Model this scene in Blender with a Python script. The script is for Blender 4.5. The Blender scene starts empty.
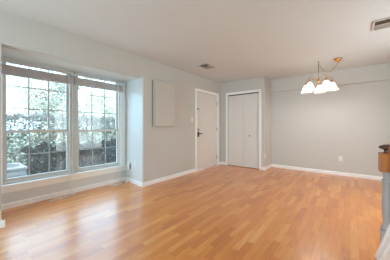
import bpy, math, random
import numpy as np
from mathutils import Vector, Matrix

S = bpy.context.scene
COL = S.collection
PI = math.pi
rng = np.random.default_rng(7)
random.seed(7)

# ------------------------------------------------------------------ camera
YAW = 0.6717
cd = bpy.data.cameras.new('camera')
cam = bpy.data.objects.new('camera', cd)
COL.objects.link(cam)
cam.location = (0, 0, 1.129)
cam.rotation_euler = (PI / 2, 0, YAW)
cd.sensor_width = 36.0
cd.lens = 195.33 / 390 * 36
cd.shift_y = -0.0082
cd.clip_start = 0.02
cd.clip_end = 200
S.camera = cam

# ------------------------------------------------------------------ world, sun, fill lamps, exposure
w = bpy.data.worlds.new('sky')
S.world = w
w.use_nodes = True
wn = w.node_tree.nodes
bg = wn['Background']
bg.inputs['Color'].default_value = (0.50, 0.77, 1.0, 1)
bg.inputs['Strength'].default_value = 6.1

sd = bpy.data.lights.new('sun', 'SUN')
sun = bpy.data.objects.new('sun', sd)
COL.objects.link(sun)
sd.energy = 12.0
sd.angle = math.radians(3)
sd.color = (0.95, 0.97, 1.0)
sun.rotation_euler = Vector((-0.18, 0.66, -0.73)).to_track_quat('-Z', 'Y').to_euler()


def area(name, loc, direction, sx, sy, watts, color):
    l = bpy.data.lights.new(name, 'AREA')
    l.shape = 'RECTANGLE'
    l.size, l.size_y = sx, sy
    l.energy = watts
    l.color = color
    o = bpy.data.objects.new(name, l)
    COL.objects.link(o)
    o.location = loc
    o.rotation_euler = Vector(direction).to_track_quat('-Z', 'Z').to_euler()
    return o


XR_OPEN = 1.33
# unseen fill lamps added behind the camera and at the right wall
area('rear_fill', (-1.55, -3.02, 1.15), (0.12, 1, 0.35), 1.9, 1.9, 218, (0.50, 0.83, 1.0))
area('right_fill', (XR_OPEN, 3.40, 1.05), (-1, 0, 0.0), 1.7, 1.8, 40, (0.80, 0.96, 1.0))

S.view_settings.view_transform = 'Standard'
S.view_settings.look = 'None'
S.view_settings.gamma = 1
S.view_settings.use_curve_mapping = False
S.view_settings.exposure = 0.18
try:
    S.cycles.max_bounces = 10
    S.cycles.diffuse_bounces = 6
    S.cycles.transparent_max_bounces = 16
    S.cycles.sample_clamp_indirect = 6
    S.cycles.caustics_reflective = False
    S.cycles.caustics_refractive = False
except Exception:
    pass


# ------------------------------------------------------------------ materials
def srgb(r, g, b):
    def f(c):
        c /= 255
        return c / 12.92 if c <= 0.04045 else ((c + 0.055) / 1.055) ** 2.4
    return (f(r), f(g), f(b), 1)


def mat(name, col, rough=0.6, metal=0.0, vary=0.03, scale=40, bump=0.0, bscale=200, spec=0.5, trans=0.0):
    m = bpy.data.materials.new(name)
    m.use_nodes = True
    nt = m.node_tree
    b = nt.nodes['Principled BSDF']
    b.inputs['Roughness'].default_value = rough
    b.inputs['Metallic'].default_value = metal
    b.inputs['Specular IOR Level'].default_value = spec
    tc = nt.nodes.new('ShaderNodeTexCoord')
    nz = nt.nodes.new('ShaderNodeTexNoise')
    nz.inputs['Scale'].default_value = scale
    nz.inputs['Detail'].default_value = 3
    nt.links.new(tc.outputs['Object'], nz.inputs['Vector'])
    mx = nt.nodes.new('ShaderNodeMix')
    mx.data_type = 'RGBA'
    lo = tuple(max(0, c * (1 - vary)) for c in col[:3]) + (1,)
    hi = tuple(min(1, c * (1 + vary)) for c in col[:3]) + (1,)
    mx.inputs['A'].default_value = lo
    mx.inputs['B'].default_value = hi
    nt.links.new(nz.outputs['Fac'], mx.inputs['Factor'])
    nt.links.new(mx.outputs['Result'], b.inputs['Base Color'])
    if bump:
        n2 = nt.nodes.new('ShaderNodeTexNoise')
        n2.inputs['Scale'].default_value = bscale
        n2.inputs['Detail'].default_value = 2
        nt.links.new(tc.outputs['Object'], n2.inputs['Vector'])
        bp = nt.nodes.new('ShaderNodeBump')
        bp.inputs['Strength'].default_value = bump
        bp.inputs['Distance'].default_value = 0.004
        nt.links.new(n2.outputs['Fac'], bp.inputs['Height'])
        nt.links.new(bp.outputs['Normal'], b.inputs['Normal'])
    if trans:
        out = nt.nodes['Material Output']
        tr = nt.nodes.new('ShaderNodeBsdfTranslucent')
        nt.links.new(mx.outputs['Result'], tr.inputs['Color'])
        ms = nt.nodes.new('ShaderNodeMixShader')
        ms.inputs['Fac'].default_value = trans
        nt.links.new(b.outputs['BSDF'], ms.inputs[1])
        nt.links.new(tr.outputs['BSDF'], ms.inputs[2])
        nt.links.new(ms.outputs['Shader'], out.inputs['Surface'])
    return m


M = {}
M['wall'] = mat('warm_grey_wall_paint', srgb(205, 201, 195), 0.75, vary=0.015, scale=3, bump=0.04, bscale=350, spec=0.25)
M['ceiling'] = mat('white_ceiling_paint', srgb(213, 215, 215), 0.9, vary=0.012, scale=5, bump=0.10, bscale=160, spec=0.2)
M['bay'] = mat('semigloss_bay_paint', srgb(216, 217, 216), 0.28, vary=0.012, scale=3, spec=0.6)
M['trim'] = mat('white_semigloss_trim', srgb(247, 246, 243), 0.4, vary=0.01)
M['door'] = mat('off_white_door_paint', srgb(229, 224, 218), 0.45, vary=0.012)
M['casing'] = mat('shade_grey_casing_paint', srgb(196, 199, 197), 0.45, vary=0.012)  # grey puts the mullion's shade into its colour
M['vinyl'] = mat('grey_window_vinyl', srgb(206, 205, 200), 0.4, vary=0.01)
M['muntin'] = mat('pale_grille_bars', srgb(170, 178, 182), 0.5, vary=0.01)
M['closet_shade'] = mat('closet_shade_brown', srgb(52, 46, 40), 0.9)  # dark colour standing for the shade in the closet gaps
M['brass'] = mat('antique_brass', srgb(196, 150, 92), 0.3, 1.0, vary=0.05)
M['bronze'] = mat('oil_rubbed_bronze', srgb(116, 54, 30), 0.35, 0.3, vary=0.15)
M['steel'] = mat('satin_steel', srgb(150, 140, 128), 0.35, 0.9)
M['plastic'] = mat('white_plastic', srgb(232, 230, 226), 0.35, vary=0.01)
M['grey_plastic'] = mat('grey_plastic', srgb(150, 151, 152), 0.5)
M['blind'] = mat('white_blind_slats', srgb(236, 232, 232), 0.45, vary=0.01, trans=0.35)
M['headrail'] = mat('white_blind_rail', srgb(206, 208, 208), 0.4, vary=0.01)
M['cord'] = mat('white_cord', srgb(232, 229, 222), 0.7, vary=0.02)
M['panel'] = mat('painted_steel_panel', srgb(203, 196, 188), 0.5, vary=0.01)
M['panel_shade'] = mat('shade_grey_panel', srgb(112, 106, 100), 0.7)  # dark grey stands for shade on the box sides and gap
M['louver'] = mat('grey_register_louvers', srgb(168, 158, 150), 0.5, vary=0.03)
M['vent'] = mat('white_register_steel', srgb(196, 186, 176), 0.5, vary=0.03)
M['duct'] = mat('dusty_brown_duct', srgb(160, 118, 70), 0.9, vary=0.3, scale=30)
M['stair_white'] = mat('white_stair_paint', srgb(250, 250, 250), 0.35, vary=0.015)
M['post_paint'] = mat('shade_grey_newel_paint', srgb(172, 165, 162), 0.45, vary=0.03)  # white post toned grey, its shade put into the paint
M['bulb'] = None
M['concrete'] = mat('pale_concrete', srgb(196, 194, 188), 0.9, vary=0.08, scale=8)
M['soil'] = mat('mulch_and_grass_lightened', srgb(190, 186, 172), 0.95, vary=0.2, scale=6)  # ground colour lightened to bounce light up into the bay
M['lawn'] = mat('mown_grass', srgb(92, 98, 74), 0.95, vary=0.3, scale=5)
M['ac'] = mat('light_grey_condenser_enamel', srgb(108, 108, 106), 0.6, vary=0.02)
M['ac_dark'] = mat('grey_condenser_grille', srgb(96, 98, 98), 0.6, vary=0.05)
M['bark'] = mat('tree_bark', srgb(158, 150, 138), 0.9, vary=0.25, scale=14)
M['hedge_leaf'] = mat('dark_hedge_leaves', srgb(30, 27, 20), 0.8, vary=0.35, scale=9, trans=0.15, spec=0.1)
M['tree_leaf'] = mat('overexposed_tree_leaves', srgb(198, 192, 172), 0.6, vary=0.25, scale=3, trans=0.35)  # leaf colour lifted pale to carry the overexposed look
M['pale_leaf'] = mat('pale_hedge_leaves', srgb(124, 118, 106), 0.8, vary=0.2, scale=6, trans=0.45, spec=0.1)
M['twig'] = mat('hedge_twigs', srgb(84, 72, 60), 0.9, vary=0.2)


def wood(name, c1, c2, axis='Y', rough=0.35, scale=1.0):
    m = mat(name, c1, rough)
    nt = m.node_tree
    b = nt.nodes['Principled BSDF']
    tc = nt.nodes.new('ShaderNodeTexCoord')
    mp = nt.nodes.new('ShaderNodeMapping')
    sc = {'X': (3, 45, 45), 'Y': (45, 3, 45), 'Z': (45, 45, 3)}[axis]
    mp.inputs['Scale'].default_value = tuple(s * scale for s in sc)
    nt.links.new(tc.outputs['Object'], mp.inputs['Vector'])
    nz = nt.nodes.new('ShaderNodeTexNoise')
    nz.inputs['Scale'].default_value = 1.0
    nz.inputs['Detail'].default_value = 4
    nz.inputs['Distortion'].default_value = 0.6
    nt.links.new(mp.outputs['Vector'], nz.inputs['Vector'])
    cr = nt.nodes.new('ShaderNodeValToRGB')
    cr.color_ramp.elements[0].position = 0.3
    cr.color_ramp.elements[0].color = c2
    cr.color_ramp.elements[1].position = 0.7
    cr.color_ramp.elements[1].color = c1
    nt.links.new(nz.outputs['Fac'], cr.inputs['Fac'])
    nt.links.new(cr.outputs['Color'], b.inputs['Base Color'])
    return m


M['oak'] = wood('golden_oak', srgb(204, 118, 42), srgb(140, 68, 22), 'Y')
M['oak_post'] = wood('golden_oak_upright', srgb(204, 118, 42), srgb(140, 68, 22), 'Z')
M['dark_wood'] = wood('dark_stained_wood', srgb(92, 58, 38), srgb(58, 34, 24), 'Z', 0.25)


def floor_material():
    m = bpy.data.materials.new('three_strip_laminate')
    m.use_nodes = True
    nt = m.node_tree
    L = nt.links.new
    b = nt.nodes['Principled BSDF']

    def math_(op, a, c=None, d=None):
        n = nt.nodes.new('ShaderNodeMath')
        n.operation = op
        for i, v in enumerate((a, c, d)):
            if v is None:
                continue
            if isinstance(v, (int, float)):
                n.inputs[i].default_value = v
            else:
                L(v, n.inputs[i])
        return n.outputs[0]
    tc = nt.nodes.new('ShaderNodeTexCoord')
    sp = nt.nodes.new('ShaderNodeSeparateXYZ')
    L(tc.outputs['Object'], sp.inputs[0])
    W, LEN = 0.066, 0.44
    xr = math_('DIVIDE', math_('ADD', sp.outputs['X'], 20.0), W)
    row = math_('FLOOR', xr)
    wn1 = nt.nodes.new('ShaderNodeTexWhiteNoise')
    wn1.noise_dimensions = '1D'
    L(row, wn1.inputs['W'])
    yr = math_('ADD', math_('DIVIDE', math_('ADD', sp.outputs['Y'], 20.0), LEN), math_('MULTIPLY', wn1.outputs['Value'], 7.3))
    seg = math_('FLOOR', yr)
    cv = nt.nodes.new('ShaderNodeCombineXYZ')
    L(row, cv.inputs[0])
    L(seg, cv.inputs[1])
    wn2 = nt.nodes.new('ShaderNodeTexWhiteNoise')
    wn2.noise_dimensions = '3D'
    L(cv.outputs[0], wn2.inputs['Vector'])
    cr = nt.nodes.new('ShaderNodeValToRGB')
    e = cr.color_ramp.elements
    e[0].position = 0.0
    e[0].color = srgb(214, 122, 44)
    e[1].position = 1.0
    e[1].color = srgb(246, 168, 88)
    for p, c in ((0.2, srgb(227, 133, 50)), (0.55, srgb(234, 143, 58)), (0.82, srgb(240, 153, 70))):
        q = e.new(p)
        q.color = c
    L(wn2.outputs['Value'], cr.inputs['Fac'])
    # grain along the strips
    mp = nt.nodes.new('ShaderNodeMapping')
    mp.inputs['Scale'].default_value = (70, 4, 1)
    L(tc.outputs['Object'], mp.inputs['Vector'])
    nz = nt.nodes.new('ShaderNodeTexNoise')
    nz.inputs['Scale'].default_value = 1
    nz.inputs['Detail'].default_value = 3
    nz.inputs['Distortion'].default_value = 0.5
    L(mp.outputs['Vector'], nz.inputs['Vector'])
    g = nt.nodes.new('ShaderNodeMix')
    g.data_type = 'RGBA'
    g.blend_type = 'MULTIPLY'
    g.inputs['Factor'].default_value = 1.0
    L(cr.outputs['Color'], g.inputs['A'])
    gr = nt.nodes.new('ShaderNodeValToRGB')
    gr.color_ramp.elements[0].color = (0.82, 0.80, 0.78, 1)
    gr.color_ramp.elements[0].position = 0.3
    gr.color_ramp.elements[1].color = (1, 1, 1, 1)
    gr.color_ramp.elements[1].position = 0.62
    L(nz.outputs['Fac'], gr.inputs['Fac'])
    L(gr.outputs['Color'], g.inputs['B'])
    # thin joints between strips
    fx = math_('FRACT', xr)
    jx = math_('LESS_THAN', math_('MINIMUM', fx, math_('SUBTRACT', 1.0, fx)), 0.018)
    fy = math_('FRACT', yr)
    jy = math_('LESS_THAN', math_('MINIMUM', fy, math_('SUBTRACT', 1.0, fy)), 0.004)
    j = math_('MULTIPLY', math_('MAXIMUM', jx, jy), 0.35)
    d = nt.nodes.new('ShaderNodeMix')
    d.data_type = 'RGBA'
    L(j, d.inputs['Factor'])
    L(g.outputs['Result'], d.inputs['A'])
    d.inputs['B'].default_value = srgb(120, 72, 42)
    L(d.outputs['Result'], b.inputs['Base Color'])
    b.inputs['Roughness'].default_value = 0.42
    b.inputs['Specular IOR Level'].default_value = 0.4
    b.inputs['Coat Weight'].default_value = 1.0
    b.inputs['Coat Roughness'].default_value = 0.26
    b.inputs['Coat IOR'].default_value = 1.62
    return m


M['floor'] = floor_material()


def glass_material(name, film):
    """Clear pane with a insect-screen film put in for haze: mostly see-through, a little light-catching."""
    m = bpy.data.materials.new(name)
    m.use_nodes = True
    nt = m.node_tree
    nt.nodes.remove(nt.nodes['Principled BSDF'])
    out = nt.nodes['Material Output']
    tr = nt.nodes.new('ShaderNodeBsdfTransparent')
    tr.inputs['Color'].default_value = (0.93, 0.96, 0.97, 1)
    tl = nt.nodes.new('ShaderNodeBsdfTranslucent')
    tl.inputs['Color'].default_value = (0.80, 0.86, 0.88, 1)
    gl = nt.nodes.new('ShaderNodeBsdfGlossy')
    gl.inputs['Roughness'].default_value = 0.03
    m1 = nt.nodes.new('ShaderNodeMixShader')
    m1.inputs['Fac'].default_value = film
    nt.links.new(tr.outputs[0], m1.inputs[1])
    nt.links.new(tl.outputs[0], m1.inputs[2])
    m2 = nt.nodes.new('ShaderNodeMixShader')
    m2.inputs['Fac'].default_value = 0.05
    nt.links.new(m1.outputs[0], m2.inputs[1])
    nt.links.new(gl.outputs[0], m2.inputs[2])
    nt.links.new(m2.outputs[0], out.inputs['Surface'])
    return m


M['glass'] = glass_material('window_glass', 0.04)
M['glass_screen'] = glass_material('screened_window_glass', 0.018)


def shade_material():
    m = bpy.data.materials.new('frosted_shade_glass')
    m.use_nodes = True
    nt = m.node_tree
    b = nt.nodes['Principled BSDF']
    b.inputs['Base Color'].default_value = (0.95, 0.93, 0.9, 1)
    b.inputs['Roughness'].default_value = 0.4
    tl = nt.nodes.new('ShaderNodeBsdfTranslucent')
    tl.inputs['Color'].default_value = (0.95, 0.92, 0.86, 1)
    ms = nt.nodes.new('ShaderNodeMixShader')
    ms.inputs['Fac'].default_value = 0.6
    nt.links.new(b.outputs[0], ms.inputs[1])
    nt.links.new(tl.outputs[0], ms.inputs[2])
    nt.links.new(ms.outputs[0], nt.nodes['Material Output'].inputs['Surface'])
    return m


def emit(name, col, s):
    m = bpy.data.materials.new(name)
    m.use_nodes = True
    b = m.node_tree.nodes['Principled BSDF']
    b.inputs['Emission Color'].default_value = col
    b.inputs['Emission Strength'].default_value = s
    return m


M['shade'] = shade_material()
M['bulb'] = emit('lit_bulb', (1.0, 0.86, 0.68, 1), 10)


# ------------------------------------------------------------------ mesh helper (all coordinates are world metres)
class MB:
    def __init__(self):
        self.v, self.f, self.s = [], [], []

    def add(self, vs, fs, smooth=False):
        n = len(self.v)
        self.v += [tuple(p) for p in vs]
        self.f += [tuple(i + n for i in f) for f in fs]
        self.s += [smooth] * len(fs)
        return self

    def box(self, x0, x1, y0, y1, z0, z1):
        x0, x1 = min(x0, x1), max(x0, x1)
        y0, y1 = min(y0, y1), max(y0, y1)
        z0, z1 = min(z0, z1), max(z0, z1)
        v = [(x, y, z) for z in (z0, z1) for y in (y0, y1) for x in (x0, x1)]
        return self.add(v, [(0, 2, 3, 1), (4, 5, 7, 6), (0, 1, 5, 4), (2, 6, 7, 3), (0, 4, 6, 2), (1, 3, 7, 5)])

    def bbox(self, x0, x1, y0, y1, z0, z1, r=0.004):
        """box with chamfered edges"""
        x0, x1 = min(x0, x1), max(x0, x1)
        y0, y1 = min(y0, y1), max(y0, y1)
        z0, z1 = min(z0, z1), max(z0, z1)
        r = min(r, (x1 - x0) * .45, (y1 - y0) * .45, (z1 - z0) * .45)
        import bmesh
        bm = bmesh.new()
        bmesh.ops.create_cube(bm, size=1)
        for v in bm.verts:
            v.co = Vector((x0 if v.co.x < 0 else x1, y0 if v.co.y < 0 else y1, z0 if v.co.z < 0 else z1))
        bmesh.ops.bevel(bm, geom=list(bm.edges), offset=r, segments=2, affect='EDGES', profile=0.6)
        bm.verts.index_update()
        self.add([v.co[:] for v in bm.verts], [tuple(v.index for v in f.verts) for f in bm.faces])
        bm.free()
        return self

    def prism(self, poly, h0, h1, axis='Z'):
        """extrude a polygon; axis Z: poly (x,y); X: poly (y,z); Y: poly (x,z)"""
        def P(a, b, h):
            return {'Z': (a, b, h), 'X': (h, a, b), 'Y': (a, h, b)}[axis]
        n = len(poly)
        v = [P(a, b, h0) for a, b in poly] + [P(a, b, h1) for a, b in poly]
        f = [tuple(range(n)), tuple(range(2 * n - 1, n - 1, -1))]
        f += [(i, i + n, (i + 1) % n + n, (i + 1) % n) for i in range(n)]
        return self.add(v, f)

    def lathe(self, prof, cx, cy, n=24, smooth=True, ruffle=None):
        """prof: (r, z) pairs; surface of revolution around a vertical axis"""
        v, f = [], []
        for k, (r, z) in enumerate(prof):
            for i in range(n):
                a = 2 * PI * i / n
                rr, zz = r, z
                if ruffle:
                    amp = ruffle[1] * max(0.0, (k / (len(prof) - 1) - 0.35) / 0.65)
                    rr = r + amp * math.cos(ruffle[0] * a)
                    zz = z + 0.5 * amp * math.cos(ruffle[0] * a)
                v.append((cx + rr * math.cos(a), cy + rr * math.sin(a), zz))
        for k in range(len(prof) - 1):
            for i in range(n):
                j = (i + 1) % n
                f.append((k * n + i, k * n + j, (k + 1) * n + j, (k + 1) * n + i))
        if prof[0][0] > 1e-5 and not ruffle:
            f.append(tuple(range(n)))
        if prof[-1][0] > 1e-5 and not ruffle:
            f.append(tuple(range((len(prof) - 1) * n, len(prof) * n)))
        return self.add(v, f, smooth)

    def tube(self, pts, r, n=8, closed=False):
        pts = [Vector(p) for p in pts]
        m = len(pts)
        v, f = [], []
        up = Vector((0, 0, 1))
        prev = None
        for k, p in enumerate(pts):
            if closed:
                t = (pts[(k + 1) % m] - pts[k - 1]).normalized()
            else:
                t = (pts[min(k + 1, m - 1)] - pts[max(k - 1, 0)]).normalized()
            if prev is None:
                a = t.orthogonal().normalized()
            else:
                a = (prev - t * prev.dot(t))
                a = a.normalized() if a.length > 1e-6 else t.orthogonal().normalized()
            prev = a
            c = t.cross(a)
            rr = r[k] if isinstance(r, (list, tuple)) else r
            for i in range(n):
                q = 2 * PI * i / n
                v.append(tuple(p + a * (rr * math.cos(q)) + c * (rr * math.sin(q))))
        for k in range(m if closed else m - 1):
            k2 = (k + 1) % m
            for i in range(n):
                j = (i + 1) % n
                f.append((k * n + i, k * n + j, k2 * n + j, k2 * n + i))
        if not closed:
            f.append(tuple(range(n - 1, -1, -1)))
            f.append(tuple(range((m - 1) * n, m * n)))
        return self.add(v, f, True)

    def sphere(self, c, r, n=16, m=10, sz=1.0):
        prof = [(r * math.sin(PI * k / m), c[2] - sz * r * math.cos(PI * k / m)) for k in range(m + 1)]
        return self.lathe(prof, c[0], c[1], n)

    def build(self, name, material, parent=None, origin=None):
        vs = np.array(self.v, float)
        if parent is not None:
            base = Vector(parent['_base'])
        elif origin is not None:
            base = Vector(origin)
        else:
            lo, hi = vs.min(0), vs.max(0)
            base = Vector(((lo[0] + hi[0]) / 2, (lo[1] + hi[1]) / 2, lo[2]))
        vs = vs - np.array(base)
        me = bpy.data.meshes.new(name)
        me.from_pydata([tuple(x) for x in vs], [], self.f)
        me.update()
        import bmesh
        bm = bmesh.new()
        bm.from_mesh(me)
        bmesh.ops.recalc_face_normals(bm, faces=bm.faces)
        bm.to_mesh(me)
        bm.free()
        me.polygons.foreach_set('use_smooth', self.s)
        me.materials.append(material)
        o = bpy.data.objects.new(name, me)
        COL.objects.link(o)
        if parent is not None:
            o.parent = parent
        else:
            o.location = base
        BASE[o.name] = tuple(base)
        o['_base'] = tuple(base)
        return o


BASE = {}


def thing(name, loc, label=None, cat=None, group=None, kind=None):
    o = bpy.data.objects.new(name, None)
    o.empty_display_size = 0.1
    COL.objects.link(o)
    o.location = loc
    o['_base'] = tuple(loc)
    return tag(o, label, cat, group, kind)


def tag(o, label=None, cat=None, group=None, kind=None):
    if label:
        o['label'] = label
    if cat:
        o['category'] = cat
    if group:
        o['group'] = group
    if kind:
        o['kind'] = kind
    return o


def struct(name, mb, material, label, cat):
    return tag(mb.build(name, material, origin=(0, 0, 0)), label, cat, kind='structure')


def box(*a):
    return MB().box(*a)


# ------------------------------------------------------------------ dimensions
H = 2.44
XL = -3.06          # left wall face
XB = -3.70          # window wall of the bay
YC = 5.105          # closet front
YB = 5.672          # back wall face
YS = 5.592          # bulkhead face
ZS = 2.097          # bulkhead underside
ZB = 2.066          # bay ceiling
XC = -1.753         # closet side
XR = 1.25           # right wall face
YF = -3.0           # rear wall face
BY0, BYF, BYK = 0.362, 2.262, 2.322   # bay: left return, right return front / back
W1 = (0.44, 1.295)
W2 = (1.362, 2.198)
WZ0, WZ1 = 0.335, 2.06
D1 = (3.925, 4.89)  # entry door
D2 = (-2.817, -1.893)
T = 0.14

# ------------------------------------------------------------------ room shell
struct('floor', box(XB - 0.15, XR + T, YF - T, YB + T, -0.12, 0.0), M['floor'],
       'orange-brown three-strip wood laminate floor across the empty room', 'floor')
c = MB()
c.box(XL - T, XR + T, YF - T, YB + T, H, H + 0.14)
struct('ceiling', c, M['ceiling'], 'flat white painted ceiling with two supply registers', 'ceiling')

# left wall with the bay opening and the entry door opening
m = MB()
m.box(XL - T, XL, YF, BY0, 0, H)
m.box(XL - T, XL, BY0, BYF + 0.03, ZB, H)
m.box(XL - T, XL, BYF + 0.03, D1[0], 0, H)
m.box(XL - T, XL, D1[0], D1[1], 2.035, H)
m.box(XL - T, XL, D1[1], YB, 0, H)
struct('wall_left', m, M['wall'], 'long greige left wall holding the bay window and the entry door', 'wall')
# bay: returns, ceiling, window wall with two openings
m = MB()
m.prism([(XL, BYF), (XB, BYK), (XB - 0.15, BYK), (XB - 0.15, BYK + T), (XL - T, BYK + T), (XL - T, BYF + 0.03), (XL, BYF + 0.03)], 0, ZB)
m.box(XB - 0.15, XL - T, BY0 - T, BY0, 0, ZB)
m.box(XB - 0.15, XL - T, BY0 - T, BYK + T, ZB, ZB + 0.14)
m.box(XB - 0.15, XB, BY0, W1[0], 0, ZB)
m.box(XB - 0.15, XB, W1[1], W2[0], 0, ZB)
m.box(XB - 0.15, XB, W2[1], BYK, 0, ZB)
for a in (W1, W2):
    m.box(XB - 0.15, XB, a[0], a[1], 0, WZ0)
    m.box(XB - 0.15, XB, a[0], a[1], WZ1, ZB)
struct('wall_bay', m, M['bay'], 'pale painted walls and low ceiling of the window bay', 'wall')

struct('wall_back', box(XL - T, XR + T, YB, YB + T, 0, H), M['wall'], 'plain greige back wall of the dining area', 'wall')
struct('wall_bulkhead', box(XC, XR, YS, YB, ZS, H), M['wall'], 'shallow dropped bulkhead along the top of the back wall', 'bulkhead')
m = MB()
m.box(XR, XR + T, YF, 2.50, 0, H)
m.box(XR, XR + T, 4.30, YB, 0, H)
m.box(XR, XR + T, 2.50, 4.30, 2.08, H)
struct('wall_right', m, M['wall'], 'greige right wall beside the staircase', 'wall')
m = MB()
m.box(XL, -2.6, YF - T, YF, 0, H)
m.box(-0.5, XR, YF - T, YF, 0, H)
m.box(-2.6, -0.5, YF - T, YF, 2.1, H)
struct('wall_rear', m, M['wall'], 'rear wall with a wide opening added for the fill lamp behind the viewpoint', 'wall')
# added unseen panels keep sky light out of the two openings
m = MB()
m.box(-2.6, -0.5, YF - 0.12, YF - 0.08, 0, 2.1)
struct('rear_sky_blocker', m, M['door'], 'added unseen panel keeping sky light out behind the viewpoint', 'door')
m = MB()
m.box(XR + 0.10, XR + 0.14, 2.50, 4.30, 0, 2.08)
struct('right_sky_blocker', m, M['door'], 'added unseen panel keeping sky light out of the right wall opening', 'door')
# closet
m = MB()
m.box(XL, D2[0] - 0.005, YC, YC + 0.1, 0, H)
m.box(D2[1] + 0.005, XC, YC, YC + 0.1, 0, H)
m.box(D2[0] - 0.005, D2[1] + 0.005, YC, YC + 0.1, 2.055, H)
m.box(XC - 0.1, XC, YC + 0.1, YB, 0, H)
struct('wall_closet', m, M['wall'], 'greige walls boxing in the corner closet', 'wall')

# ------------------------------------------------------------------ baseboards
BH, BT = 0.078, 0.015


def base_profile(t=BT, h=BH):
    return [(0, 0), (t, 0), (t, h * 0.78), (t * 0.45, h * 0.93), (t * 0.45, h), (0, h)]


def baseboard(name, runs, label):
    """runs: (x0,y0,x1,y1, nx,ny) along the wall face with outward normal n"""
    m = MB()
    for x0, y0, x1, y1, nx, ny in runs:
        pr = base_profile()
        v = [(x0 + nx * a, y0 + ny * a, b) for a, b in pr] + [(x1 + nx * a, y1 + ny * a, b) for a, b in pr]
        n = len(pr)
        f = [tuple(range(n)), tuple(range(2 * n - 1, n - 1, -1))] + [(i, i + n, (i + 1) % n + n, (i + 1) % n) for i in range(n)]
        m.add(v, f)
    return struct(name, m, M['trim'], label, 'baseboard')


rl = math.hypot(XL - XB, BYK - BYF)
rn = (-(BYK - BYF) / rl, -(XL - XB) / rl)
baseboard('baseboard_left', [(XL, BYF - 0.014, XL, 3.852, 1, 0), (XL, 4.967, XL, YC, 1, 0)], 'white baseboard along the left wall beside the entry door')
baseboard('baseboard_near', [(XL, YF, XL, BY0 + 0.03, 1, 0), (XL, BY0, XB, BY0, 0, 1)], 'white baseboard end at the near corner of the bay')
baseboard('baseboard_bay', [(XB, BY0, XB, BYK, 1, 0)], 'white baseboard under the bay window')
baseboard('baseboard_return', [(XL + 0.012, BYF, XB, BYK, rn[0], rn[1])], 'white baseboard on the right return of the bay')
baseboard('baseboard_closet', [(XL, YC, -2.886, YC, 0, -1), (-1.826, YC, XC, YC, 0, -1), (XC, YC - BT, XC, YB, 1, 0)], 'white baseboard wrapping the closet corner')
baseboard('baseboard_back', [(XC, YB, XR, YB, 0, -1)], 'white baseboard along the back wall')

# ------------------------------------------------------------------ window trim
m = MB()
CX0, CX1 = XB, XB + 0.018
m.bbox(CX0, CX1, BY0 + 0.004, W1[0] + 0.008, 0.335, ZB, 0.004)
m.bbox(CX0, CX1, W2[1] - 0.008, W2[1] + 0.09, 0.335, ZB, 0.004)
struct('trim_1', m, M['trim'], 'flat white casings at the two sides of the bay windows', 'window casing')
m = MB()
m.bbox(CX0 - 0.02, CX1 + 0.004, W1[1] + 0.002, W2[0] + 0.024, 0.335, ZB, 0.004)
struct('trim_6', m, M['casing'], 'white mullion cover toned grey for shade between the two windows', 'window mullion')
m = MB()
m.bbox(XB - 0.06, XB + 0.055, BY0 + 0.002, BYK - 0.012, 0.305, 0.335, 0.006)
struct('trim_2', m, M['trim'], 'white window stool running under both windows', 'window sill')
m = MB()
m.bbox(XB, XB + 0.016, BY0 + 0.004, BYK - 0.004, 0.222, 0.305, 0.004)
struct('trim_3', m, M['trim'], 'white apron board under the window stool', 'trim')


# ------------------------------------------------------------------ windows
def window(name, a, label):
    y0, y1 = a
    r = thing(name, (XB - 0.07, (y0 + y1) / 2, WZ0), label, 'window', kind='structure')
    fr = MB()
    x0, x1 = XB - 0.12, XB - 0.012
    fr.box(x0, x1, y0, y0 + 0.028, WZ0, WZ1)
    fr.box(x0, x1, y1 - 0.028, y1, WZ0, WZ1)
    fr.box(x0, x1, y0 + 0.028, y1 - 0.028, WZ0, WZ0 + 0.028)
    fr.box(x0, x1, y0 + 0.028, y1 - 0.028, WZ1 - 0.012, WZ1)
    fr.build('window_frame', M['vinyl'], r)

    def sash(nm, xa, xb, z0, z1, bot, top, rows, gm):
        s = MB()
        ya, yb = y0 + 0.028, y1 - 0.028
        st = 0.030
        s.box(xa, xb, ya, ya + st, z0, z1)
        s.box(xa, xb, yb - st, yb, z0, z1)
        s.box(xa, xb, ya + st, yb - st, z0, z0 + bot)
        s.box(xa, xb, ya + st, yb - st, z1 - top, z1)
        so = s.build(nm, M['vinyl'], r)
        xm = (xa + xb) / 2
        g = MB().box(xm - 0.002, xm + 0.002, ya + st - 0.004, yb - st + 0.004, z0 + bot - 0.004, z1 - top + 0.004)
        g.build('glass', gm, so)
        k = MB()
        gy0, gy1, gz0, gz1 = ya + st, yb - st, z0 + bot, z1 - top
        for i in (1, 2):
            yy = gy0 + (gy1 - gy0) * i / 3
            k.box(xm + 0.003, xm + 0.013, yy - 0.008, yy + 0.008, gz0, gz1)
        for i in range(1, rows):
            zz = gz0 + (gz1 - gz0) * i / rows
            k.box(xm + 0.003, xm + 0.0125, gy0, gy1, zz - 0.007, zz + 0.007)
        k.build('muntin', M['muntin'], so)
        return so
    zm = 1.040
    up = sash('upper_sash', XB - 0.112, XB - 0.078, zm, WZ1 - 0.012, 0.034, 0.012, 3, M['glass'])
    lo = sash('lower_sash', XB - 0.074, XB - 0.040, WZ0 + 0.028, zm + 0.040, 0.040, 0.040, 2, M['glass_screen'])
    lk = MB()
    yc = (y0 + y1) / 2
    lk.bbox(XB - 0.072, XB - 0.040, yc - 0.03, yc + 0.03, zm + 0.040, zm + 0.052, 0.003)
    lk.build('sash_lock', M['vinyl'], r)
    return r


window('window_1', W1, 'left double-hung window of the bay with white grilles')
window('window_2', W2, 'right double-hung window of the bay with white grilles')


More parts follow.
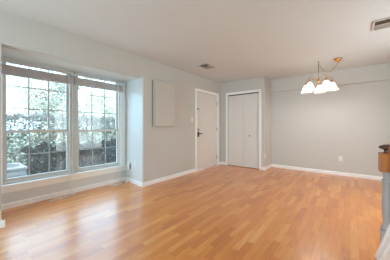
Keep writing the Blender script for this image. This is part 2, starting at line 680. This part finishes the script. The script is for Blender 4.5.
# ------------------------------------------------------------------ blinds
def blind(y0, y1, label, wand_y, cord_y, cord_path):
    xs = XB + 0.022
    r = thing('window_blind', (xs + 0.02, (y0 + y1) / 2, 1.835), label, 'blind', 'raised mini blinds at the bay window')
    h = MB()
    h.bbox(xs - 0.004, xs + 0.032, y0, y1, 2.004, 2.046, 0.004)
    h.build('headrail', M['headrail'], r)
    s = MB()
    n = 27
    for i in range(n):
        z = 1.852 + i * 0.0046
        ya, yb = y0 + 0.006 + 0.002 * math.sin(i * 2.1), y1 - 0.006 + 0.002 * math.sin(i * 1.3)
        sec = [(xs + 0.003, z), (xs + 0.015, z + 0.0026), (xs + 0.027, z), (xs + 0.027, z + 0.0032), (xs + 0.015, z + 0.0058), (xs + 0.003, z + 0.0032)]
        s.prism(sec, ya, yb, 'Y')
    s.build('slat_stack', M['blind'], r)
    b = MB()
    b.bbox(xs + 0.002, xs + 0.028, y0 + 0.004, y1 - 0.004, 1.835, 1.851, 0.003)
    b.build('bottom_rail', M['headrail'], r)
    for yy in (y0 + 0.14, y1 - 0.14):
        l = MB()
        l.box(xs + 0.0285, xs + 0.030, yy - 0.006, yy + 0.006, 1.838, 2.006)
        l.build('ladder_tape', M['cord'], r)
    for yy in (y0 + 0.012, y1 - 0.012):
        k = MB()
        k.bbox(xs - 0.004, xs + 0.038, yy - 0.014, yy + 0.014, 1.998, 2.052, 0.003)
        k.build('bracket', M['headrail'], r)
    wd = MB()
    wd.tube([(xs + 0.040, wand_y, 2.01), (xs + 0.044, wand_y, 1.95), (xs + 0.042, wand_y + 0.005, 1.10)], 0.0045, 8)
    wd.build('tilt_wand', M['plastic'], r)
    cm = MB()
    cm.tube(cord_path, 0.004, 6)
    co = cm.build('lift_cord', M['cord'], r)
    return r


def smooth_path(pts, n=6):
    """Catmull-Rom through the points"""
    P = [Vector(p) for p in pts]
    P = [P[0]] + P + [P[-1]]
    out = []
    for i in range(1, len(P) - 2):
        a, b, c_, d = P[i - 1], P[i], P[i + 1], P[i + 2]
        for k in range(n):
            t = k / n
            out.append(0.5 * ((2 * b) + (-a + c_) * t + (2 * a - 5 * b + 4 * c_ - d) * t * t + (-a + 3 * b - 3 * c_ + d) * t ** 3))
    out.append(P[-2])
    return out


xc = XB + 0.062
cp1 = smooth_path([(xc - 0.01, 1.245, 2.006), (xc, 1.245, 1.4), (xc + 0.006, 1.245, 0.5), (xc + 0.02, 1.262, 0.12), (xc + 0.03, 1.285, 0.02),
                   (xc + 0.045, 1.27, 0.006), (xc + 0.035, 1.25, 0.05), (xc + 0.014, 1.225, 0.40), (xc - 0.002, 1.230, 1.2), (xc - 0.01, 1.230, 2.006)], 8)
cp2 = smooth_path([(xc - 0.01, 2.13, 2.006), (xc, 2.13, 1.4), (xc + 0.006, 2.13, 0.5), (xc + 0.02, 2.14, 0.12), (xc + 0.03, 2.16, 0.02),
                   (xc + 0.045, 2.15, 0.006), (xc + 0.035, 2.125, 0.05), (xc + 0.014, 2.11, 0.40), (xc - 0.002, 2.115, 1.2), (xc - 0.01, 2.115, 2.006)], 8)
blind(0.395, 1.298, 'white mini blind drawn up tight above the left window', 0.555, 1.24, cp1)
blind(1.325, 2.235, 'white mini blind drawn up tight above the right window', 1.500, 2.12, cp2)


# loose cable on the floor under the window
def coil(cx, cy, rx, ry, turns, seed, tail):
    rr = random.Random(seed)
    pts = []
    N = int(turns * 14)
    for i in range(N + 1):
        a = 2 * PI * i / 14
        s = 1 + 0.22 * math.sin(i * 0.9 + seed) + rr.uniform(-0.06, 0.06)
        pts.append((cx + rx * s * math.cos(a), cy + ry * s * math.sin(a) + 0.02 * math.sin(i * 0.37), 0.006 + 0.004 * (i % 5)))
    pts += tail
    return smooth_path(pts, 3)


k = MB()
k.tube(coil(-3.555, 1.06, 0.038, 0.11, 2.3, 3, [(-3.57, 1.19, 0.008), (-3.575, 1.25, 0.02), (-3.56, 1.30, 0.006)]), 0.004, 6)
tag(k.build('cord_coil', M['cord']), 'white cord lying in loops on the floor under the left window', 'cord', 'loose cords on the floor by the bay')
k = MB()
k.tube(coil(-3.545, 1.99, 0.042, 0.08, 2.2, 5, [(-3.54, 2.08, 0.008), (-3.525, 2.13, 0.006)]), 0.004, 6)
tag(k.build('cord_coil', M['cord']), 'white cord lying in loops on the floor under the right window', 'cord', 'loose cords on the floor by the bay')
r = thing('cord_plug', (-3.50, 2.20, 0.0), 'small white plug end lying on the floor at the bay corner', 'plug')
MB().bbox(-3.525, -3.475, 2.185, 2.225, 0.0, 0.038, 0.008).build('plug_body', M['plastic'], r)
p_ = MB()
p_.box(-3.475, -3.455, 2.193, 2.196, 0.012, 0.02)
p_.box(-3.475, -3.455, 2.212, 2.215, 0.012, 0.02)
p_.build('prong', M['steel'], r)


# ------------------------------------------------------------------ outlets and switch
def plate(name, c, n, label, cat, kind='outlet', group=None):
    """c centre on the wall face, n horizontal outward normal"""
    c, n = Vector(c), Vector((n[0], n[1], 0)).normalized()
    u = Vector((-n.y, n.x, 0))
    r = thing(name, tuple(c), label, cat, group)

    def slab(u0, u1, z0, z1, d0, d1, bev=0.002):
        m = MB()
        t = MB()
        t.bbox(u0, u1, d0, d1, z0, z1, bev)
        m.add([c + u * a + n * b + Vector((0, 0, z)) for a, b, z in t.v], t.f)
        return m
    slab(-0.036, 0.036, -0.058, 0.058, 0.0005, 0.007, 0.003).build('cover_plate', M['plastic'], r)
    if kind == 'outlet':
        for dz in (-0.021, 0.021):
            s = slab(-0.015, 0.015, dz - 0.014, dz + 0.014, 0.006, 0.010, 0.003).build('socket', M['plastic'], r)
            q = slab(-0.008, -0.006, dz - 0.005, dz + 0.006, 0.0095, 0.0105, 0.0003)
            t = slab(0.006, 0.008, dz - 0.005, dz + 0.006, 0.0095, 0.0105, 0.0003)
            q.add(t.v, t.f)
            q.build('slot', M['grey_plastic'], s)
    elif kind == 'switch':
        slab(-0.006, 0.006, -0.012, 0.012, 0.006, 0.016, 0.003).build('toggle', M['plastic'], r)
    return r


plate('light_switch', (XL, 3.735, 1.31), (1, 0), 'white light switch plate on the left wall beside the entry door', 'light switch', 'switch')
plate('wall_outlet', (-0.178, YB, 0.39), (0, -1), 'white wall outlet low on the back wall of the dining area', 'outlet', group='white wall outlets')
plate('wall_outlet', (XC, 5.20, 0.36), (1, 0), 'white wall outlet low on the narrow closet side wall', 'outlet', group='white wall outlets')


def ret(x):
    return BYF + (XL - x) / (XL - XB) * (BYK - BYF)


plate('wall_outlet', (-3.315, ret(-3.315), 0.40), rn, 'white wall outlet on the bay return wall near the floor', 'outlet', group='white wall outlets')
# plug-in box on the return
r = thing('plug_adapter', (-3.545, ret(-3.545), 0.27), 'white and grey plug-in adapter on the bay return wall', 'adapter')
yv = ret(-3.545)
MB().bbox(-3.59, -3.515, yv - 0.038, yv + 0.003, 0.265, 0.42, 0.006).build('adapter_body', M['plastic'], r)
MB().bbox(-3.514, -3.494, yv - 0.036, yv + 0.000, 0.27, 0.37, 0.005).build('adapter_side', M['grey_plastic'], r)

# ------------------------------------------------------------------ electrical panel on the left wall
r = thing('wall_panel', (XL, 2.78, 1.132), 'flat painted panel box mounted on the left wall between bay and door', 'wall panel')
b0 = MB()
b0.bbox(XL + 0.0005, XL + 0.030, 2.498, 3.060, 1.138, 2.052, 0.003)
b0.build('panel_box', M['panel_shade'], r)
fr = MB()
fr.bbox(XL + 0.030, XL + 0.064, 2.492, 3.066, 1.132, 2.058, 0.004)
fr.build('panel_frame', M['panel'], r)
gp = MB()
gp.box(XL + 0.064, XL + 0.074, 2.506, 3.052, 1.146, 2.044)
gp.build('shadow_gap', M['panel_shade'], r)  # dark layer coloured as a shadow line around the cover
dr = MB()
dr.bbox(XL + 0.074, XL + 0.088, 2.502, 3.056, 1.142, 2.048, 0.004)
dr.build('panel_door', M['panel'], r)

# ------------------------------------------------------------------ entry door
r = thing('door_1', (XL, sum(D1) / 2, 0.0), 'white entry door in the left wall with bronze handle', 'door', kind='structure')
s = MB()
s.bbox(XL - 0.055, XL - 0.012, D1[0] + 0.004, D1[1] - 0.004, 0.008, 2.03, 0.003)
sl = s.build('door_slab', M['door'], r)
p_ = MB()
w_ = D1[1] - D1[0]
for cy in (0.27, 0.73):
    for za, zb in ((0.22, 0.82), (0.98, 1.60), (1.72, 1.90)):
        ya, yb = D1[0] + w_ * (cy - 0.165), D1[0] + w_ * (cy + 0.165)
        for (a0, a1, q0, q1) in ((ya, ya + 0.014, za, zb), (yb - 0.014, yb, za, zb), (ya, yb, za, za + 0.014), (ya, yb, zb - 0.014, zb)):
            p_.box(XL - 0.0125, XL - 0.0095, a0, a1, q0, q1)
p_.build('panel_moulding', M['door'], sl)
# handle set
hy = D1[0] + 0.065
hs = MB()
hs.bbox(XL - 0.012, XL + 0.006, hy - 0.030, hy + 0.030, 0.870, 1.005, 0.006)
ho = hs.build('handle_plate', M['bronze'], r)
kb = MB()
kb.tube([(XL + 0.004, hy, 0.955), (XL + 0.045, hy, 0.955), (XL + 0.052, hy + 0.012, 0.955), (XL + 0.052, hy + 0.095, 0.952), (XL + 0.048, hy + 0.11, 0.948)], [0.012, 0.011, 0.012, 0.010, 0.008], 10)
kb.build('lever', M['bronze'], ho)
db = MB()
db.tube([(XL - 0.012, hy, 1.055), (XL + 0.012, hy, 1.055), (XL + 0.018, hy, 1.055)], [0.026, 0.026, 0.018], 16)
db.build('deadbolt', M['steel'], r)
lt = MB()
lt.bbox(XL - 0.012, XL + 0.012, D1[0] + 0.002, D1[0] + 0.09, 1.57, 1.60, 0.003)
lt.tube([(XL + 0.012, D1[0] - 0.02, 1.585), (XL + 0.022, D1[0] + 0.02, 1.585), (XL + 0.016, D1[0] + 0.085, 1.585)], 0.006, 8)
lt.build('security_latch', M['steel'], r)
for z in (0.25, 1.06, 1.80):
    h = MB()
    h.tube([(XL - 0.004, D1[1] + 0.002, z - 0.05), (XL - 0.004, D1[1] + 0.002, z + 0.05)], 0.009, 8)
    h.build('hinge', M['steel'], r)
m = MB()
for (ya, yb, za, zb) in ((3.852, D1[0] - 0.004, 0, 2.0365), (D1[1] + 0.004, 4.967, 0, 2.0365), (3.852, 4.967, 2.037, 2.105)):
    m.bbox(XL, XL + 0.018, ya, yb, za, zb, 0.005)
m.box(XL - T, XL - 0.001, D1[0], D1[0] + 0.0035, 0, 2.0345)
m.box(XL - T, XL - 0.001, D1[1] - 0.0035, D1[1], 0, 2.0345)
struct('trim_4', m, M['trim'], 'white casing around the entry door', 'door casing')

# ------------------------------------------------------------------ closet bifold door
r = thing('door_2', (sum(D2) / 2, YC, 0.0), 'white flush bifold closet door with small brass knob', 'door', kind='structure')
xm = sum(D2) / 2
for xa, xb in ((D2[0] + 0.004, xm - 0.0015), (xm + 0.0015, D2[1] - 0.004)):
    MB().bbox(xa, xb, YC + 0.012, YC + 0.045, 0.012, 2.028, 0.003).build('door_leaf', M['door'], r)
k = MB()
k.add([(x, z_, y) for x, y, z_ in []], [])
kx, kz = -2.15, 0.885
prof = [(0.0, 0.060), (0.016, 0.057), (0.020, 0.047), (0.016, 0.034), (0.008, 0.026), (0.008, 0.012), (0.018, 0.006), (0.018, 0.0)]
n = 18
v, f = [], []
for rr, d in prof:
    for i in range(n):
        a = 2 * PI * i / n
        v.append((kx + rr * math.cos(a), YC + 0.012 - d, kz + rr * math.sin(a)))
for q in range(len(prof) - 1):
    for i in range(n):
        j = (i + 1) % n
        f.append((q * n + i, q * n + j, (q + 1) * n + j, (q + 1) * n + i))
kk = MB().add(v, f, True)
kk.build('knob', M['brass'], r)
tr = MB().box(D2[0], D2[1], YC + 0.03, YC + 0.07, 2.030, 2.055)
tr.build('track_gap_shade', M['closet_shade'], r)  # dark strip coloured as the shaded gap above the leaves
struct('closet_shade_sheet', box(D2[0] - 0.03, D2[1] + 0.03, YC + 0.101, YC + 0.13, 0, 2.1), M['closet_shade'], 'dark sheet standing in for shade behind the closet doors', 'shade sheet')
m = MB()
for (xa, xb, za, zb) in ((-2.884, D2[0], 0, 2.0545), (D2[1], -1.830, 0, 2.0545), (-2.884, -1.830, 2.055, 2.125)):
    m.bbox(xa, xb, YC - 0.018, YC, za, zb, 0.005)
struct('trim_5', m, M['trim'], 'white casing around the closet door', 'door casing')


# ------------------------------------------------------------------ ceiling registers
def register(x0, x1, y0, y1, label, n):
    r = thing('ceiling_vent', ((x0 + x1) / 2, (y0 + y1) / 2, H - 0.016), label, 'ceiling vent', 'ceiling supply registers')
    fw = 0.022
    z0, z1 = H - 0.016, H - 0.0005
    fm = MB()
    for (a, b, c_, d) in ((x0, x1, y0, y0 + fw), (x0, x1, y1 - fw, y1), (x0, x0 + fw, y0 + fw, y1 - fw), (x1 - fw, x1, y0 + fw, y1 - fw)):
        fm.bbox(a, b, c_, d, z0, z1, 0.003)
    ym = (y0 + y1) / 2
    fm.box(x0 + fw, x1 - fw, ym - 0.006, ym + 0.006, z0 + 0.002, z1)
    fm.build('vent_frame', M['vent'], r)
    MB().box(x0 + fw * .6, x1 - fw * .6, y0 + fw * .6, y1 - fw * .6, H - 0.003, H - 0.0004).build('vent_duct', M['duct'], r)
    for side in (0, 1):
        s = MB()
        ya, yb = (y0 + fw, ym - 0.006) if side == 0 else (ym + 0.006, y1 - fw)
        for i in range(n):
            yc = ya + (yb - ya) * (i + 0.5) / n
            dy = 0.0115 if side == 0 else -0.0075
            poly = [(yc - dy / 2, z0 + 0.001), (yc - dy / 2 + 0.0012, z0 + 0.001), (yc + dy / 2 + 0.0012, H - 0.004), (yc + dy / 2, H - 0.004)]
            s.prism(poly, x0 + fw, x1 - fw, 'X')
        s.build('louver_bank', M['louver'], r)
    return r


register(-2.545, -2.315, 3.29, 3.62, 'small louvred ceiling register above the entry door end of the room', 6)
register(0.222, 0.62, 3.265, 3.575, 'large louvred ceiling register nearest the staircase', 5)

# ------------------------------------------------------------------ chandelier
hx, hy_ = -0.498, 4.612
kx_, ky_ = -0.185, 4.641
r = thing('chandelier', (hx, hy_, 1.80), 'lit brass swag chandelier with five ruffled white glass shades', 'chandelier')
cn = MB()
cn.lathe([(0.0, H - 0.088), (0.010, H - 0.086), (0.014, H - 0.07), (0.03, H - 0.055), (0.055, H - 0.038), (0.068, H - 0.014), (0.068, H - 0.0005)], kx_, ky_, 24)
cn.build('canopy', M['brass'], r)
hk = MB()
hk.tube([(hx, hy_, H - 0.0005), (hx, hy_, H - 0.03)], 0.012, 10)
hk.tube([(hx, hy_, H - 0.03), (hx + 0.012, hy_, H - 0.045), (hx, hy_, H - 0.058)], 0.005, 8)
hk.build('ceiling_hook', M['brass'], r)
# swag chain: alternating links hung between canopy and hook
ch = MB()
A, B = Vector((hx, hy_, H - 0.055)), Vector((kx_, ky_, H - 0.086))
NL = 26
cat_pts = []
for i in range(NL + 1):
    t = i / NL
    sag = 0.165 * (1 - (2 * t - 1) ** 2)
    cat_pts.append(A.lerp(B, t) - Vector((0, 0, sag)))
for i in range(NL):
    p, q = cat_pts[i], cat_pts[i + 1]
    tdir = (q - p).normalized()
    side = tdir.cross(Vector((0, 0, 1)))
    side = side.normalized() if side.length > 1e-4 else Vector((0, 1, 0))
    if i % 2:
        side = tdir.cross(side).normalized()
    mid = (p + q) / 2
    hl = (q - p).length * 0.66
    ch.tube([mid + tdir * (hl * math.cos(a)) + side * (0.0085 * math.sin(a)) for a in [2 * PI * j / 10 for j in range(10)]], 0.0026, 5, closed=True)
ch.tube(cat_pts, 0.0018, 5)
ch.build('swag_chain', M['brass'], r)
rd = MB()
rd.tube([(hx, hy_, H - 0.056), (hx, hy_, 2.10)], 0.0062, 10)
rd.build('stem', M['brass'], r)
hb = MB()
hb.lathe([(0.0, 1.975), (0.010, 1.98), (0.014, 1.995), (0.008, 2.01), (0.022, 2.025), (0.034, 2.05), (0.030, 2.075), (0.014, 2.09), (0.010, 2.115), (0.0, 2.12)], hx, hy_, 20)
hb.build('hub', M['brass'], r)
view_a = math.atan2(-hy_, -hx)
RAD = 0.235
for kk_ in range(5):
    ang = view_a + math.radians(32 + 72 * kk_)
    dx, dy = math.cos(ang), math.sin(ang)
    ap = smooth_path([(hx + dx * 0.025, hy_ + dy * 0.025, 2.055), (hx + dx * 0.08, hy_ + dy * 0.08, 2.085), (hx + dx * 0.15, hy_ + dy * 0.15, 2.135),
                      (hx + dx * 0.205, hy_ + dy * 0.205, 2.125), (hx + dx * RAD, hy_ + dy * RAD, 2.075), (hx + dx * RAD, hy_ + dy * RAD, 2.03)], 5)
    am = MB()
    am.tube(ap, 0.005, 8)
    ao = am.build('arm', M['brass'], r)
    sx, sy = hx + dx * RAD, hy_ + dy * RAD
    st = MB()
    st.lathe([(0.0, 2.045), (0.014, 2.045), (0.026, 2.03), (0.030, 2.005), (0.026, 2.002), (0.0, 2.002)], sx, sy, 18)
    st.build('socket_cup', M['brass'], ao)
    sh = MB()
    prof = [(0.028, 2.012), (0.036, 1.995), (0.050, 1.968), (0.060, 1.940), (0.066, 1.912), (0.075, 1.886), (0.090, 1.862), (0.101, 1.852)]
    sh.lathe(prof, sx, sy, 48, ruffle=(6, 0.011))
    so = sh.build('glass_shade', M['shade'], r)
    bu = MB()
    bu.sphere((sx, sy, 1.925), 0.028, 14, 9, 1.15)
    bu.build('bulb', M['bulb'], so)
    pl = bpy.data.lights.new('bulb_light', 'POINT')
    pl.energy = 3.3
    pl.color = (1.0, 0.98, 0.96)
    pl.shadow_soft_size = 0.03
    lo = bpy.data.objects.new('bulb_light', pl)
    COL.objects.link(lo)
    lo.location = (sx, sy, 1.875)

# ------------------------------------------------------------------ staircase at the right
SX0, SX1 = 0.165, 1.245
SL = 0.735                       # slope of the flight
YE = 2.13                        # nose end of the stringer


def zline(y):
    return 0.105 + (YE - y) * SL


r = thing('staircase', (0.7, 1.2, 0.0), 'white staircase climbing past the right edge with oak newel and handrail', 'staircase')
ytop = -0.95
sm = MB()
sm.prism([(YE, 0.0), (YE, zline(YE)), (ytop, zline(ytop)), (ytop, zline(ytop) - 0.32), (YE - 0.30, 0.0)], SX0, SX0 + 0.035, 'X')
sto = sm.build('stringer', M['stair_white'], r)
mo = MB()
for dz, th in ((-0.012, 0.016), (-0.10, 0.010)):
    y_end = YE - 0.004
    a0 = max(0.002, zline(y_end) + dz)
    mo.prism([(y_end, zline(y_end) + dz - th), (y_end, zline(y_end) + dz), (ytop, zline(ytop) + dz), (ytop, zline(ytop) + dz - th)], SX0 - 0.010, SX0 + 0.001, 'X')
mo.build('stringer_moulding', M['stair_white'], sto)
# wall-string infill below the flight
inf = MB()
inf.prism([(YE - 0.28, 0.0), (ytop, zline(ytop) - 0.30), (ytop, 0.0)], SX0 + 0.006, SX0 + 0.030, 'X')
inf.build('side_panel', M['wall'], r)
rise, run = 0.184, 0.25
ns = 12
for i in range(ns):
    y1 = YE - 0.06 - i * run
    zt = (i + 1) * rise
    tm = MB()
    tm.bbox(SX0 + 0.036, SX1 - 0.002, y1 - run - 0.004, y1 + 0.025, zt - 0.03, zt, 0.006)
    tm.build('tread', M['oak'], r)
    rm = MB()
    rm.box(SX0 + 0.036, SX1 - 0.002, y1 - 0.018, y1, i * rise, zt - 0.03)
    rm.build('riser', M['stair_white'], r)
# newel post
NX, NY = 0.235, 2.20
nm = MB()
nm.bbox(NX - 0.042, NX + 0.042, NY - 0.042, NY + 0.042, 0.0, 0.30, 0.006)
nm.lathe([(0.038, 0.30), (0.041, 0.315), (0.034, 0.33), (0.026, 0.35), (0.032, 0.42), (0.035, 0.50), (0.032, 0.60), (0.028, 0.665),
          (0.033, 0.68), (0.036, 0.692), (0.033, 0.704), (0.025, 0.712), (0.027, 0.735), (0.034, 0.752), (0.036, 0.77)], NX, NY, 24)
no = nm.build('newel_post', M['post_paint'], r)
nb = MB()
nb.bbox(NX - 0.052, NX + 0.052, NY - 0.052, NY + 0.052, 0.768, 0.918, 0.007)
nb.build('newel_block', M['oak_post'], no)
nc = MB()
nc.lathe([(0.022, 0.918), (0.026, 0.926), (0.020, 0.936), (0.024, 0.944), (0.046, 0.952), (0.056, 0.962), (0.050, 0.973), (0.026, 0.984), (0.0, 0.988)], NX, NY, 24)
nc.build('newel_cap', M['dark_wood'], no)
# handrail and spindles
hm = MB()
ya, yb = NY - 0.05, 0.36
sec = [(-0.030, -0.022), (0.030, -0.022), (0.034, 0.004), (0.026, 0.026), (0.0, 0.034), (-0.026, 0.026), (-0.034, 0.004)]


def zr(y):
    return 0.895 + (NY - y) * SL


v = [(NX + 0.026 + a * 0.85, ya, zr(ya) + b) for a, b in sec] + [(NX + 0.026 + a * 0.85, yb, zr(yb) + b) for a, b in sec]
q = len(sec)
hm.add(v, [tuple(range(q)), tuple(range(2 * q - 1, q - 1, -1))] + [(i, i + q, (i + 1) % q + q, (i + 1) % q) for i in range(q)])
hm.build('handrail', M['oak'], r)
for i in range(1, 8):
    y = NY - i * 0.235
    z0 = (math.floor((YE - 0.06 - y) / run) + 1) * rise
    z1 = zr(y) - 0.02
    hgt = z1 - z0
    bm_ = MB()
    bm_.lathe([(0.016, z0), (0.016, z0 + hgt * .16), (0.010, z0 + hgt * .18), (0.017, z0 + hgt * .30), (0.012, z0 + hgt * .55), (0.009, z0 + hgt * .70), (0.014, z0 + hgt * .74), (0.014, z1)], NX + 0.02, y, 12)
    bm_.build('baluster', M['stair_white'], r)

# ------------------------------------------------------------------ outside the window
GZ = -0.36
gm = MB()
gm.box(-60, XB - 0.16, -40, 60, GZ - 0.1, GZ)
struct('ground', gm, M['soil'], 'grass and mulch ground outside the window, lightened for bounce light', 'ground')
pm = MB()
pm.box(-60, -6.35, -40, 60, GZ, GZ + 0.012)
struct('lawn', pm, M['lawn'], 'grass lawn beyond the near hedge', 'lawn')


def leaf_cloud(pts, size, jitter=0.6):
    """one small pointed leaf per point"""
    m = MB()
    n = len(pts)
    d = rng.normal(size=(n, 3))
    d /= np.linalg.norm(d, axis=1)[:, None]
    e = np.cross(d, rng.normal(size=(n, 3)))
    e /= np.linalg.norm(e, axis=1)[:, None]
    s = size * (1 + jitter * (rng.random(n) - 0.5))
    V, F = [], []
    for i in range(n):
        p, a, b, k = pts[i], d[i] * s[i], e[i] * s[i] * 0.55, len(V)
        V += [tuple(p - a), tuple(p + b), tuple(p + a), tuple(p - b)]
        F.append((k, k + 1, k + 2, k + 3))
    m.add(V, F)
    return m


def hedge(x0, x1, y0, y1, z1, n, label, lm, size=0.028):
    r = thing('hedge', ((x0 + x1) / 2, (y0 + y1) / 2, GZ), label, 'hedge')
    u = rng.random((n, 3))
    # favour the outer shell of the hedge
    face = rng.integers(0, 4, n)
    x = x0 + (x1 - x0) * u[:, 0]
    y = y0 + (y1 - y0) * u[:, 1]
    z = GZ + 0.05 + (z1 - GZ - 0.05) * u[:, 2]
    dep = np.abs(rng.normal(0, 0.06, n))
    x = np.where(face == 0, x1 - dep, x)
    z = np.where(face == 1, z1 - dep, z)
    x = np.where(face == 2, x1 - 2 * dep, x)
    bump = 0.07 * np.sin(y * 7.3) * np.cos(z * 9 + y * 3) + 0.05 * np.sin(y * 17 + x * 5)
    x = x + np.where(face != 1, bump, 0)
    z = z + np.where(face == 1, bump, 0)
    P = np.stack([x, y, z], 1)
    leaf_cloud(P, size).build('foliage', lm, r)
    tw = MB()
    for i in range(46):
        yy = y0 + (y1 - y0) * (i + 0.5) / 46
        xx = (x0 + x1) / 2 + rng.normal(0, 0.1)
        tw.tube([(xx, yy, GZ), (xx + rng.normal(0, .1), yy + rng.normal(0, .1), GZ + 0.4), (xx + 0.2 + rng.normal(0, .1), yy + rng.normal(0, .15), z1 - 0.12)], [0.014, 0.010, 0.004], 5)
    tw.build('branch', M['twig'], r)
    return r


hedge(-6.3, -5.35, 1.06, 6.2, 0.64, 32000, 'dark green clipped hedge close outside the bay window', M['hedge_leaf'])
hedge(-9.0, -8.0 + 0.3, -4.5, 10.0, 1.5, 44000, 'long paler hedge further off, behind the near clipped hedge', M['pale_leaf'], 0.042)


def tree(x, y, h, rad, n, label, size=0.075, low=0.25):
    r = thing('tree', (x, y, GZ), label, 'tree', 'trees beyond the hedges')
    t = MB()
    lean = rng.normal(0, 0.12, 2)
    top = Vector((x + lean[0] * 2, y + lean[1] * 2, GZ + h * 0.8))
    t.tube(smooth_path([(x, y, GZ), (x + lean[0] * .5, y + lean[1] * .5, GZ + h * .25), tuple(Vector((x, y, GZ)).lerp(top, .6)), tuple(top)], 4),
           [0.13 - 0.1 * i / 12 for i in range(13)], 8)
    blobs = []
    for i in range(13):
        a, q = rng.random() * 2 * PI, math.sqrt(rng.random())
        zz = GZ + h * (low + (0.95 - low) * rng.random())
        cx, cy = x + math.cos(a) * q * rad * .75, y + math.sin(a) * q * rad * .75
        blobs.append((cx, cy, zz, rad * (0.35 + 0.2 * rng.random())))
        b0 = Vector((x, y, GZ + max(h * .18, (zz - GZ) * 0.6)))
        t.tube([tuple(b0), tuple(b0.lerp(Vector((cx, cy, zz)), .5) + Vector((0, 0, .05))), (cx, cy, zz)], [0.03, 0.018, 0.008], 5)
    t.build('trunk', M['bark'], r)
    P = []
    for i in range(n):
        cx, cy, zz, rr = blobs[rng.integers(0, len(blobs))]
        d = rng.normal(size=3)
        d /= np.linalg.norm(d)
        P.append((cx, cy, zz) + d * rr * (0.55 + 0.5 * rng.random() ** .5) * (1, 1, .8))
    leaf_cloud(np.array(P), size).build('crown', M['tree_leaf'], r)
    return r


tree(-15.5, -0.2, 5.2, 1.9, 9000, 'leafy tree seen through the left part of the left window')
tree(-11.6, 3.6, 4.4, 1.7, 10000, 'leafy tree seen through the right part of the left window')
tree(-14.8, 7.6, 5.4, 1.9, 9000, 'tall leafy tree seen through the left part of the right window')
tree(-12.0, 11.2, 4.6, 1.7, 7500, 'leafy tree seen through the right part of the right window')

# air conditioner condenser
ax0, ax1, ay0, ay1, az = -5.55, -4.85, 0.23, 0.93, 0.38
r = thing('air_conditioner', ((ax0 + ax1) / 2, (ay0 + ay1) / 2, GZ), 'pale grey boxy condenser unit standing outside the left window', 'air conditioner')
MB().bbox(ax0 - 0.06, ax1 + 0.06, ay0 - 0.06, ay1 + 0.06, GZ, GZ + 0.06, 0.01).build('pad', M['concrete'], r)
body = MB()
body.bbox(ax0, ax1, ay0, ay1, GZ + 0.06, az - 0.05, 0.05)
bo = body.build('housing', M['ac'], r)
lv = MB()
for i in range(11):
    z = GZ + 0.14 + i * 0.044
    lv.bbox(ax1 - 0.002, ax1 + 0.008, ay0 + 0.07, ay1 - 0.07, z, z + 0.018, 0.003)
lv.build('louver', M['ac_dark'], bo)
tp = MB()
tp.bbox(ax0 - 0.012, ax1 + 0.012, ay0 - 0.012, ay1 + 0.012, az - 0.06, az - 0.015, 0.015)
tp.build('top_cover', M['ac'], r)
gd = MB()
cx, cy = (ax0 + ax1) / 2, (ay0 + ay1) / 2
for rr in (0.06, 0.12, 0.18, 0.24, 0.30):
    gd.tube([(cx + rr * math.cos(2 * PI * i / 28), cy + rr * math.sin(2 * PI * i / 28), az - 0.012 + 0.03 * (1 - rr / .3)) for i in range(28)], 0.004, 5, closed=True)
for i in range(8):
    a = PI * i / 8
    gd.tube([(cx + 0.30 * math.cos(a), cy + 0.30 * math.sin(a), az - 0.012), (cx, cy, az + 0.018), (cx - 0.30 * math.cos(a), cy - 0.30 * math.sin(a), az - 0.012)], 0.004, 5)
gd.build('fan_guard', M['ac_dark'], r)

for o in bpy.data.objects:
    if '_base' in o:
        del o['_base']
